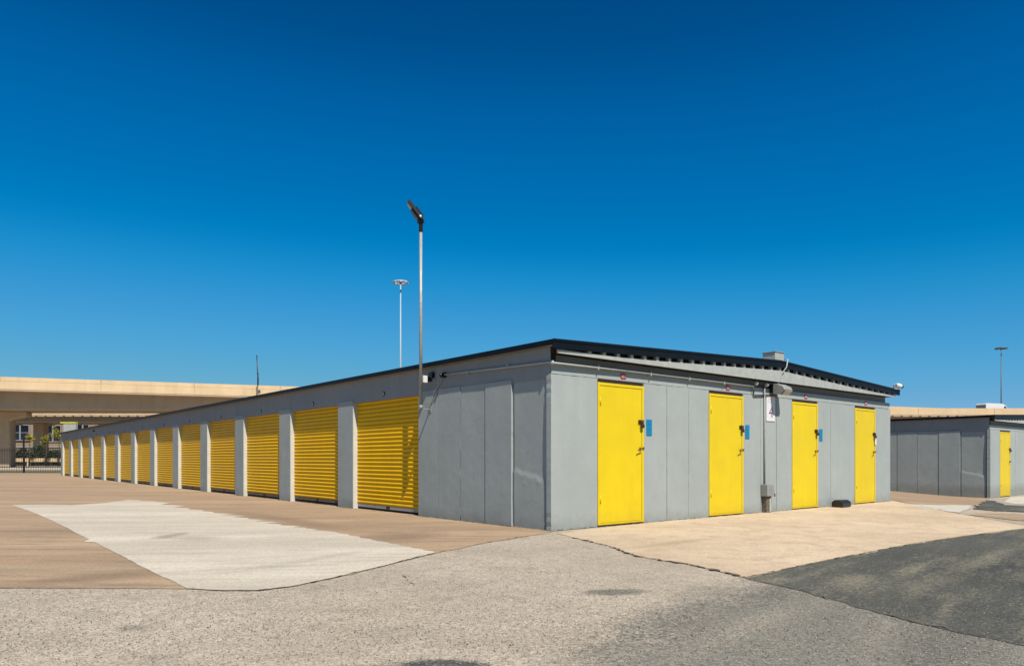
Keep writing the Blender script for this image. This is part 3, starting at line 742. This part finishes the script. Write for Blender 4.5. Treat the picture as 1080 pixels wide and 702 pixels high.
# cracks along the joints
def crack(name, pts, wid, jag, label=None, seed=1, lift=0.011):
    r = random.Random(seed); P = []
    for a, b_ in zip(pts, pts[1:]):
        a = Vector(a); b_ = Vector(b_); k = max(2, int((b_-a).length/0.05))
        for j in range(k): P.append(a+(b_-a)*j/k)
    P.append(Vector(pts[-1])); bm = bmesh.new(); L_, R_ = [], []
    for i, p in enumerate(P):
        t = (P[min(i+1, len(P)-1)]-P[max(i-1, 0)]).normalized(); n_ = Vector((-t.y, t.x))
        q = p+n_*r.gauss(0, jag); w = wid*max(0.03, r.gauss(0.35, 0.5))
        a, b_ = q+n_*w, q-n_*w
        L_.append(bm.verts.new((a.x, a.y, g(a.x, a.y)+lift))); R_.append(bm.verts.new((b_.x, b_.y, g(b_.x, b_.y)+lift)))
    for i in range(len(P)-1): bm.faces.new((L_[i], R_[i], R_[i+1], L_[i+1]))
    me = bpy.data.meshes.new(name); bm.to_mesh(me); bm.free(); me.materials.append(M['crack'])
    o = bpy.data.objects.new(name, me); C.objects.link(o); return tag(o, kind='structure')
crack('ground_joint', G((197, 621), (235, 623), (270, 623), (305, 619), (340, 612), (400, 598), (460, 583), (520, 571), (575, 562.5)), 0.007, 0.008, seed=2)
crack('ground_joint', G((0, 620), (100, 620.5), (197, 621)), 0.005, 0.008, seed=3)
crack('ground_joint', G((604, 567), (640, 575), (672, 587), (720, 594), (760, 603), (785, 609)), 0.024, 0.016, seed=4)
crack('ground_joint', G((785, 609.5), (830, 600), (870, 591.5), (960, 574), (1020, 565), (1090, 556.5)), 0.008, 0.008, seed=5)
crack('ground_joint', G((785, 609.5), (850, 624), (905, 641), (990, 662), (1080, 681)), 0.006, 0.014, seed=6)
crack('ground_joint', G((941, 528), (965, 532.5), (1010, 541.5), (1090, 556)), 0.012, 0.006, seed=7)
crack('ground_joint', [W(B1, 0.1, -0.012, 0)[:2], W(B1, 11.0, -0.012, 0)[:2]], 0.012, 0.004, seed=8)
crack('ground_joint', [W(B1, -0.012, 0.1, 0)[:2], W(B1, -0.012, 3.4, 0)[:2]], 0.010, 0.004, seed=9)
crack('ground_crack', G((421, 603), (427, 608), (433, 615), (436, 618)), 0.006, 0.01, seed=10, lift=0.006)
for (px, py, dy, sd) in ((700, 578, 8, 11), ):
    pass
sheet('asphalt_scrap', G((1026, 536.5), (1033, 531.5), (1041, 527.5), (1050, 528.5), (1060, 532.6), (1085, 533.5), (1085, 540), (1050, 539)), 0.012, M['asphalt_dark'], 0.05, 0.12)

# loose grit lying on the paving
def grit():
    r = random.Random(21); V, Fc, mi = [], [], []
    def stone(x, y, rad, mat, lift=0.006):
        z = g(x, y)+lift; b0 = len(V); a0 = r.uniform(0, 6.28)
        for k in range(5):
            a_ = a0+k*1.257; q = rad*r.uniform(0.75, 1.25); V.append((x+q*math.cos(a_), y+q*math.sin(a_), z))
        hh = rad*r.uniform(0.7, 1.2)
        V.append((x+r.uniform(-0.3, 0.3)*rad, y+r.uniform(-0.3, 0.3)*rad, z+hh))
        V.append((x+r.uniform(-0.5, 0.5)*rad, y+r.uniform(-0.5, 0.5)*rad, z+hh*0.8))
        for k in range(5): Fc.append((b0+k, b0+(k+1) % 5, b0+5)); mi.append(mat)
        Fc.append((b0, b0+2, b0+6)); mi.append(mat)
    n = 0
    while n < 36000:
        py = HY+r.uniform(60, 235)*r.uniform(0.75, 1); px = r.uniform(-40, 1120)
        x, y = gp(px, py)
        n += 1
        on_apron = False
        # keep the pale slab and the apron nearly clean
        lx = (x-B1.x)*0.768+(y-B1.y)*0.640; ly = -(x-B1.x)*0.640+(y-B1.y)*0.768
        if lx > -0.3 and ly > -0.3: continue
        clean = (y > 5.55 and x < 0.3 and y-9.87 > (x-0.54)*1.15-0.4) or (x > 0.9 and y > 6.1+(x-1.96)*0.77)
        if clean and r.random() < 0.93: continue
        dark_zone = x > 1.96+(6.0-y)*0.36 and not clean
        q = r.random()
        stone(x, y, r.uniform(0.0018, 0.0046)*(1.5 if r.random() < 0.03 else 1), (0 if q < 0.34 else 1 if q < 0.80 else 2) if not dark_zone else (1 if q < 0.6 else 2 if q < 0.95 else 0), 0.003)
    for k in range(900):          # blown in along the foot of the walls
        lx = r.uniform(0, 11); ly = -abs(r.gauss(0.0, 0.035))-0.012
        if r.random() < 0.35: lx, ly = -abs(r.gauss(0, 0.035))-0.012, r.uniform(0, 20)
        x, y, _ = W(B1, lx, ly, 0); stone(x, y, r.uniform(0.003, 0.010), r.choice((0, 1, 2, 2)), 0.009)
    me = bpy.data.meshes.new('loose_grit'); me.from_pydata(V, [], Fc)
    for mm in (plain('pale_grit', (0.50, 0.44, 0.35), 0.9), plain('brown_grit', (0.24, 0.20, 0.15), 0.9), plain('dark_grit', (0.07, 0.065, 0.06), 0.9)): me.materials.append(mm)
    me.polygons.foreach_set('material_index', mi); me.update()
    o = bpy.data.objects.new('loose_grit', me); C.objects.link(o)
    tag(o, 'loose grit and small stones scattered on the worn asphalt and along the wall foot', 'grit', kind='stuff')
grit()

# ------------------------------------------------------------------ overpasses
def dirn(a, b): d = Vector((b[0]-a[0], b[1]-a[1])); return d.normalized()
D = Vector((2.75, 1.0)).normalized(); A = math.atan2(D.y, D.x)
T = thing('overpass', 'high nearer concrete overpass crossing behind the storage buildings', 'overpass', (-57.6, 80, 0), A, 'concrete overpasses')
x0, x1 = -70, 330
for i in range(40):          # barrier cast in lengths
    a = x0+i*10; MB().box(a+0.02, a+9.98, 0, 0.35, 9.82, 10.28).box(a+0.01, a+9.99, -0.03, 0.45, 8.90, 9.80).build('barrier', M['barrier'], T)
MB().box(x0, x1, 0.0, 12.0, 8.72, 9.2).build('deck', M['girder'], T)
MB().box(x0, x1, 11.6, 12.0, 9.2, 10.28).build('rear_barrier', M['barrier'], T)
b = MB()
pts = [(x0, 6.78), (0, 6.78), (40, 7.6), (x1, 7.7)]
for (xa, za), (xb, zb) in zip(pts, pts[1:]):
    b.prism([(xa, 1.9, za), (xb, 1.9, zb), (xb, 1.9, 8.75), (xa, 1.9, 8.75)], (0, 8.2, 0))
b.build('girder', M['girder'], T)
for xc in (-2.0, 37, 76, 116, 156, 196):
    b = MB(); z1 = 6.8 if xc < 0 else 7.5
    b.prism([(xc-1.3, 6.0, 0), (xc+1.3, 6.0, 0), (xc+1.3, 6.0, z1-1.15), (xc+3.0, 6.0, z1-0.6), (xc+3.0, 6.0, z1), (xc-3.0, 6.0, z1), (xc-3.0, 6.0, z1-0.6), (xc-1.3, 6.0, z1-1.15)], (0, 2.4, 0))
    b.build('pier', M['girder'], T, bevel=0.12)

T = thing('overpass', 'lower farther overpass seen beneath the nearer one at the left', 'overpass', (-80, 112, 0), 0.0, 'concrete overpasses')
for i in range(20):
    a = -60+i*12; MB().box(a+0.02, a+11.98, 0, 0.4, 8.02, 9.02).build('barrier', M['barrier'], T)
MB().box(-60, 180, 0.02, 12, 7.85, 8.01).build('deck', M['girder'], T)
b = MB(); x = -60
while x < 180: b.box(x, x+1.1, -0.02, 0.8, 7.72, 7.85); x += 1.45
b.build('deck_brackets', M['girder'], T)
MB().box(-60, 180, 0.9, 10.5, 6.95, 7.85).build('girder', M['girder'], T)
for xc in (2.5, 32, 62):
    MB().box(xc-0.82, xc+0.82, 4.2, 5.8, -1.0, 6.95).build('pier', M['girder'], T, bevel=0.1)
MB().tube([(3.7, -0.1, 9.6), (3.7, -0.1, 7.2)], 0.09, 8).build('drain_pipe', M['brown_box'], T)

# ------------------------------------------------------------------ office building behind
def at(px, py, Y): return ((px-CX)/F*Y, Y, 1+(HY-py)/F*Y)
YO = 136
T = thing('office_building', 'tan office building with dark windows seen beneath the overpasses at the left', 'office building', (-97, YO, 0))
def ox(px): return (px-CX)/F*YO+97
def oz(py): return 1+(HY-py)/F*YO
MB().box(-20, 60, 0.25, 14, 0, 13).build('wall', M['office'], T)
MB().box(-20, 60, 0.1, 0.25, oz(471.6), oz(469.8)).build('ledge', M['office_light'], T)
MB().box(-20, 60, 0.15, 0.25, oz(469.6), oz(467)).build('brick_band', plain('salmon_brick', (0.36, 0.23, 0.15), 0.8), T)
for (a, b_, t_, bt) in ((-14, 4, 447.5, 464.5), (10.8, 31, 447.5, 464.5), (46.5, 64.5, 448, 466), (80, 94, 447, 458), (103, 122, 447, 458), (128, 148, 447, 458)):
    xa, xb, za, zb = ox(a), ox(b_), oz(bt), oz(t_)
    fr = MB(); w_ = 0.16
    fr.box(xa, xb, 0.0, 0.22, za, za+w_).box(xa, xb, 0.0, 0.22, zb-w_, zb).box(xa, xa+w_, 0.0, 0.22, za+w_, zb-w_).box(xb-w_, xb, 0.0, 0.22, za+w_, zb-w_)
    fr.box((xa+xb)/2-0.13, (xa+xb)/2+0.13, 0.01, 0.22, za+w_, zb-w_).box(xa+w_, xb-w_, 0.03, 0.22, (za+zb)/2-0.05, (za+zb)/2+0.05)
    f = fr.build('window', M['office_light'], T)
    MB().box(xa+w_, xb-w_, 0.12, 0.2, za+w_, zb-w_).build('pane', M['glass_dark'], f)
    MB().box(xa+0.1, xb-1.2, -0.15, 0.2, zb+0.08, zb+0.5).build('sunshade', M['white'], f)

# low rail and hedge in front of it
T = thing('guard_rail', 'long low concrete rail on posts in front of the dark hedge', 'rail', (-120, 104, 0))
MB().box(0, 90, 0, 0.3, 0.62, 1.15).build('rail', M['barrier'], T)
for k in range(12): MB().box(k*8+1, k*8+1.4, 0.05, 0.28, 0, 0.62).build('post', M['barrier'], T)

def leaf_cloud(name, mat, parent, fn, n, size, seed, label=None, loc=(0, 0, 0)):
    r = random.Random(seed); bm = bmesh.new()
    for _ in range(n):
        p = fn(r)
        if p is None: continue
        p = Vector(p); u = Vector((r.gauss(0, 1), r.gauss(0, 1), r.gauss(0, 1))).normalized(); v = u.orthogonal().normalized(); s_ = size*r.uniform(0.6, 1.3)
        bm.faces.new([bm.verts.new(p+u*s_), bm.verts.new(p+v*s_*0.5), bm.verts.new(p-u*s_), bm.verts.new(p-v*s_*0.5)])
    me = bpy.data.meshes.new(name); bm.to_mesh(me); bm.free(); me.materials.append(mat)
    o = bpy.data.objects.new(name, me); C.objects.link(o); o.parent = parent; o.location = loc; return o
def hedge_fn(r):
    x = r.uniform(0, 80); y = r.uniform(0, 1.6); h = 2.5+0.35*math.sin(x*0.9)+0.25*math.sin(x*2.3+1)
    return (x, y, r.uniform(0, 1)**0.8*h)
T = thing('hedge', 'dark green clipped hedge behind the low rail', 'hedge', (-115, 106, 0))
leaf_cloud('foliage', M['leaf_dark'], T, hedge_fn, 26000, 0.16, 3)
MB().box(0, 80, 0.7, 1.0, 0, 2.0).build('branches', M['bark'], T)

def young_tree(x, y, z0, hc, rx, rz_, seed, label):
    T = thing('young_tree', label, 'tree', (x, y, z0), 0, 'young trees under the overpasses')
    b = MB(); b.tube([(0, 0, 0), (0.05, 0, hc*0.5), (0, 0.03, hc)], 0.10, 8, 0.04)
    r = random.Random(seed)
    for k in range(7):
        a = r.uniform(0, 6.28); b.tube([(0.02, 0, hc-rz_*0.7+k*0.1), (math.cos(a)*rx*0.7, math.sin(a)*rx*0.7, hc+r.uniform(-0.3, 0.6)*rz_)], 0.03, 6, 0.01)
    b.build('trunk', M['bark'], T)
    cl = [(r.gauss(0, 0.45)*rx, r.gauss(0, 0.45)*rx, r.gauss(0, 0.5)*rz_) for _ in range(11)]
    def fn(q):
        c = q.choice(cl); return (c[0]+q.gauss(0, 0.22)*rx, c[1]+q.gauss(0, 0.22)*rx, hc+c[2]+q.gauss(0, 0.2)*rz_)
    leaf_cloud('crown', M['leaf_yellow'], T, fn, 700, 0.085, seed)
for px, py, rx, rz_, sd, lb in ((31, 462, 0.5, 0.5, 1, 'small yellow-green tree just left of the far overpass pier'), (48.5, 462, 0.45, 0.55, 3, 'small yellow-green tree just right of the far overpass pier'), (62, 459.5, 0.55, 1.0, 2, 'taller yellow-green tree just left of the white box sign')):
    x, y, z = at(px, py, 102.3); young_tree(x, y, 0, z, rx, rz_, sd, lb)

# white box sign with yellow top
x, y, z = at(74.5, 456, 60)
T = thing('box_sign', 'white box sign with yellow top band beyond the far end of the shutters', 'sign', (x, y, 0))
MB().box(-0.52, 0.52, -0.15, 0.15, z+0.0, z+0.75).build('panel', M['trim_light'], T, bevel=0.01)
MB().box(-0.78, 0.52, -0.18, 0.18, z+0.76, z+0.90).build('top_band', plain('lime_yellow', (0.60, 0.56, 0.05), 0.5), T, bevel=0.01)
for s_ in (-0.35, 0.35): MB().tube([(s_, 0, 0), (s_, 0, z+0.02)], 0.05, 8).build('post', M['galv'], T)

# iron fence
T = thing('iron_fence', 'black iron picket fence along the far end of the yard', 'fence', (-74, 52.0, 0))
Lf = 55
b = MB()
x = 0.0
while x < Lf: b.box(x, x+0.02, -0.01, 0.01, 0.08, 1.82); x += 0.125
b.build('pickets', M['black_metal'], T)
MB().box(0, Lf, -0.015, 0.015, 0.16, 0.20).build('rail', M['black_metal'], T); MB().box(0, Lf, -0.015, 0.015, 1.62, 1.66).build('rail', M['black_metal'], T)
xp = (25-CX)/F*52+74
for k in range(-7, 11):
    x = xp+k*2.44*1.5
    if 0 < x < Lf: MB().box(x-0.045, x+0.045, -0.045, 0.045, 0, 2.0 if k else 2.5).build('post', M['black_metal'], T)

# antenna mast behind the building
x, y, _ = at(271.5, 484, 53)
T = thing('antenna_mast', 'thin dark antenna mast rising behind the far roof of the long building', 'antenna', (x, y, 0))
MB().tube([(0, 0, 0), (-0.03, 0, 6.4)], 0.085, 8).build('pole', M['brown_box'], T)
MB().tube([(0.02, 0, 6.3), (0.02, 0, 7.2), (-0.05, 0, 8.75)], 0.035, 8).tube([(0.06, 0, 6.5), (0.07, 0, 7.4)], 0.035, 6).build('whip', M['black_metal'], T)
MB().box(0.02, 0.2, -0.06, 0.06, 5.9, 6.15).build('junction_box', M['brown_box'], T)

# high mast lights
def high_mast(px, py, Y, label, mat, ringw):
    x, y, z = at(px, py, Y)
    T = thing('high_mast_light', label, 'high mast light', (x, y, -0.5), 0, 'high mast lights by the highway'); H = z+0.5
    MB().tube([(0, 0, 0), (0, 0, H)], 0.22, 12, 0.10).build('mast', mat, T)
    b = MB(); n = 24; r = ringw/2
    b.tube([(r*math.cos(2*math.pi*k/n), r*math.sin(2*math.pi*k/n), H-0.3) for k in range(n+1)], 0.17, 8, cap=False)
    for k in range(4):
        a = math.pi/4+k*math.pi/2; b.tube([(0, 0, H-0.3), (r*math.cos(a), r*math.sin(a), H-0.3)], 0.05, 6)
    b.build('ring', mat, T)
    for k in range(8):
        a = 2*math.pi*k/8+0.2
        MB().lathe((r*math.cos(a), r*math.sin(a), H-0.3), [(0.10, 0.15), (0.18, 0.05), (0.24, -0.18), (0.22, -0.22)], n=12).build('lamp', mat, T)
    MB().lathe((0, 0, H-0.45), [(0.3, 0), (0.34, 0.3), (0.15, 0.6)], n=12).build('head_frame', M['brown_box'], T)
high_mast(422.5, 296, 130, 'pale high mast highway light behind the storage building', plain('pale_mast', (0.42, 0.50, 0.56), 0.5), 2.5)
high_mast(1056, 366, 190, 'distant dark high mast highway light at the right', plain('dark_mast', (0.10, 0.14, 0.18), 0.5), 2.6)

# vehicles on the overpass (local frame runs along the deck)
def vehicle(name, label, cat, px, lane, Ln, H_, Wd, mat, kind):
    u = (px-CX)/F; o0 = Vector((-57.6, 80))+Vector((-D.y, D.x))*lane
    t = (u*o0.y-o0.x)/(D.x-u*D.y); p = o0+D*t
    T = thing(name, label, cat, (p.x, p.y, 9.2), A)
    if kind == 'van':
        prof = [(0, 0.45), (0, H_-0.25), (0.15, H_), (Ln*0.68, H_), (Ln*0.82, H_*0.86), (Ln*0.93, H_*0.55), (Ln, H_*0.48), (Ln, 0.4)]
        MB().prism([(a, -Wd/2, z) for a, z in prof], (0, Wd, 0)).build('body', mat, T, bevel=0.06, seg=2)
        w = MB(); w.prism([(Ln*0.83, -Wd/2+0.15, H_*0.85), (Ln*0.93, -Wd/2+0.15, H_*0.575), (Ln*0.93+0.02, -Wd/2+0.15, H_*0.585), (Ln*0.83+0.02, -Wd/2+0.15, H_*0.86)], (0, Wd-0.3, 0))
        w.prism([(Ln*0.74, -Wd/2-0.01, H_*0.58), (Ln*0.88, -Wd/2-0.01, H_*0.58), (Ln*0.81, -Wd/2-0.01, H_*0.80), (Ln*0.74, -Wd/2-0.01, H_*0.80)], (0, 0.03, 0)); w.build('window', M['glass_dark'], T)
        MB().box(-0.02, 0.0, -Wd/2+0.12, Wd/2-0.12, 0.5, H_-0.35).build('shaded_rear_door', M['grey_box'], T)  # grey panel paints shade onto the rear of the white body
    else:
        prof = [(0, 0.35), (0, 0.9), (0.5, 1.0), (1.1, H_), (2.7, H_), (3.4, 0.95), (Ln, 0.8), (Ln, 0.35)]
        MB().prism([(a, -Wd/2, z) for a, z in prof], (0, Wd, 0)).build('body', mat, T, bevel=0.05, seg=2)
        MB().prism([(0.85, -Wd/2-0.01, 1.0), (3.05, -Wd/2-0.01, 1.0), (2.62, -Wd/2-0.01, H_-0.1), (1.15, -Wd/2-0.01, H_-0.1)], (0, Wd+0.02, 0)).build('window', M['glass_dark'], T)
    for xx in (Ln*0.18, Ln*0.80):
        for s_ in (-1, 1):
            MB().lathe((xx, s_*Wd/2-s_*0.2, 0.36), [(0.2, 0), (0.35, 0.01), (0.36, 0.2), (0.2, 0.22)], (0, s_, 0), 16).build('wheel', M['black_plastic'], T)
vehicle('delivery_van', 'white delivery van driving on the overpass above the right-hand building', 'van', 1034.5, 3.2, 6.6, 2.55, 2.1, M['white'], 'van')
vehicle('passing_car', 'dark car barely showing over the overpass barrier at the right edge', 'car', 1073, 3.2, 4.4, 1.42, 1.8, plain('dark_car_paint', (0.03, 0.05, 0.08), 0.3), 'car')

# ------------------------------------------------------------------ light, sky, camera
Ls = Vector((0.2317, -0.5357, 0.81)).normalized()
sd = bpy.data.lights.new('sun', 'SUN'); sd.energy = 5.0; sd.angle = R(0.5); sd.color = (1.0, 0.94, 0.82)
so = bpy.data.objects.new('sun', sd); C.objects.link(so); so.rotation_euler = Ls.to_track_quat('Z', 'Y').to_euler()

w = bpy.data.worlds.new('World'); S.world = w; w.use_nodes = True; nt = w.node_tree
bg = nt.nodes['Background']; sk = nt.nodes.new('ShaderNodeTexSky'); sk.sky_type = 'NISHITA'; sk.sun_disc = False
sk.sun_elevation = math.asin(Ls.z); sk.sun_rotation = math.atan2(Ls.x, Ls.y)
sk.altitude = 100; sk.air_density = 1.0; sk.dust_density = 0.1; sk.ozone_density = 3.0
# the deep polarised blue of the photograph: the sky's own radiance through one film-like curve per channel
def vscale(src, k):
    n = nt.nodes.new('ShaderNodeVectorMath'); n.operation = 'SCALE'; n.inputs['Scale'].default_value = k
    nt.links.new(src, n.inputs[0]); return n.outputs['Vector']
cv = nt.nodes.new('ShaderNodeRGBCurve')
pts = {0: [(0, 0), (0.17, 0.0), (0.206, 0.009), (0.258, 0.031), (0.326, 0.053), (0.41, 0.082), (1, 0.30)],
       1: [(0, 0), (0.158, 0.0478), (0.192, 0.078), (0.277, 0.132), (0.343, 0.184), (0.4155, 0.216), (0.5075, 0.252), (0.60, 0.272), (1, 0.36)],
       2: [(0, 0), (0.298, 0.164), (0.3515, 0.245), (0.475, 0.349), (0.553, 0.412), (0.628, 0.440), (0.7165, 0.450), (0.78, 0.425), (1, 0.40)]}
for ci, pp in pts.items():
    c = cv.mapping.curves[ci]
    c.points[0].location = pp[0]; c.points[-1].location = pp[-1]
    for q in pp[1:-1]: c.points.new(*q)
cv.mapping.update()
nt.links.new(vscale(sk.outputs['Color'], 0.1), cv.inputs['Color'])
nt.links.new(vscale(cv.outputs['Color'], 10.0), bg.inputs['Color'])
bg.inputs['Strength'].default_value = 0.1

cam = bpy.data.cameras.new('camera'); co = bpy.data.objects.new('camera', cam); C.objects.link(co)
cam.sensor_width = 36; cam.lens = 25.0; cam.shift_y = (HY-351)/1080; cam.clip_end = 3000
co.location = (0, 0, 1.0); co.rotation_euler = (R(90), 0, 0)
S.camera = co
S.view_settings.view_transform = 'Standard'; S.view_settings.look = 'None'; S.view_settings.exposure = 0.56; S.view_settings.gamma = 1.0
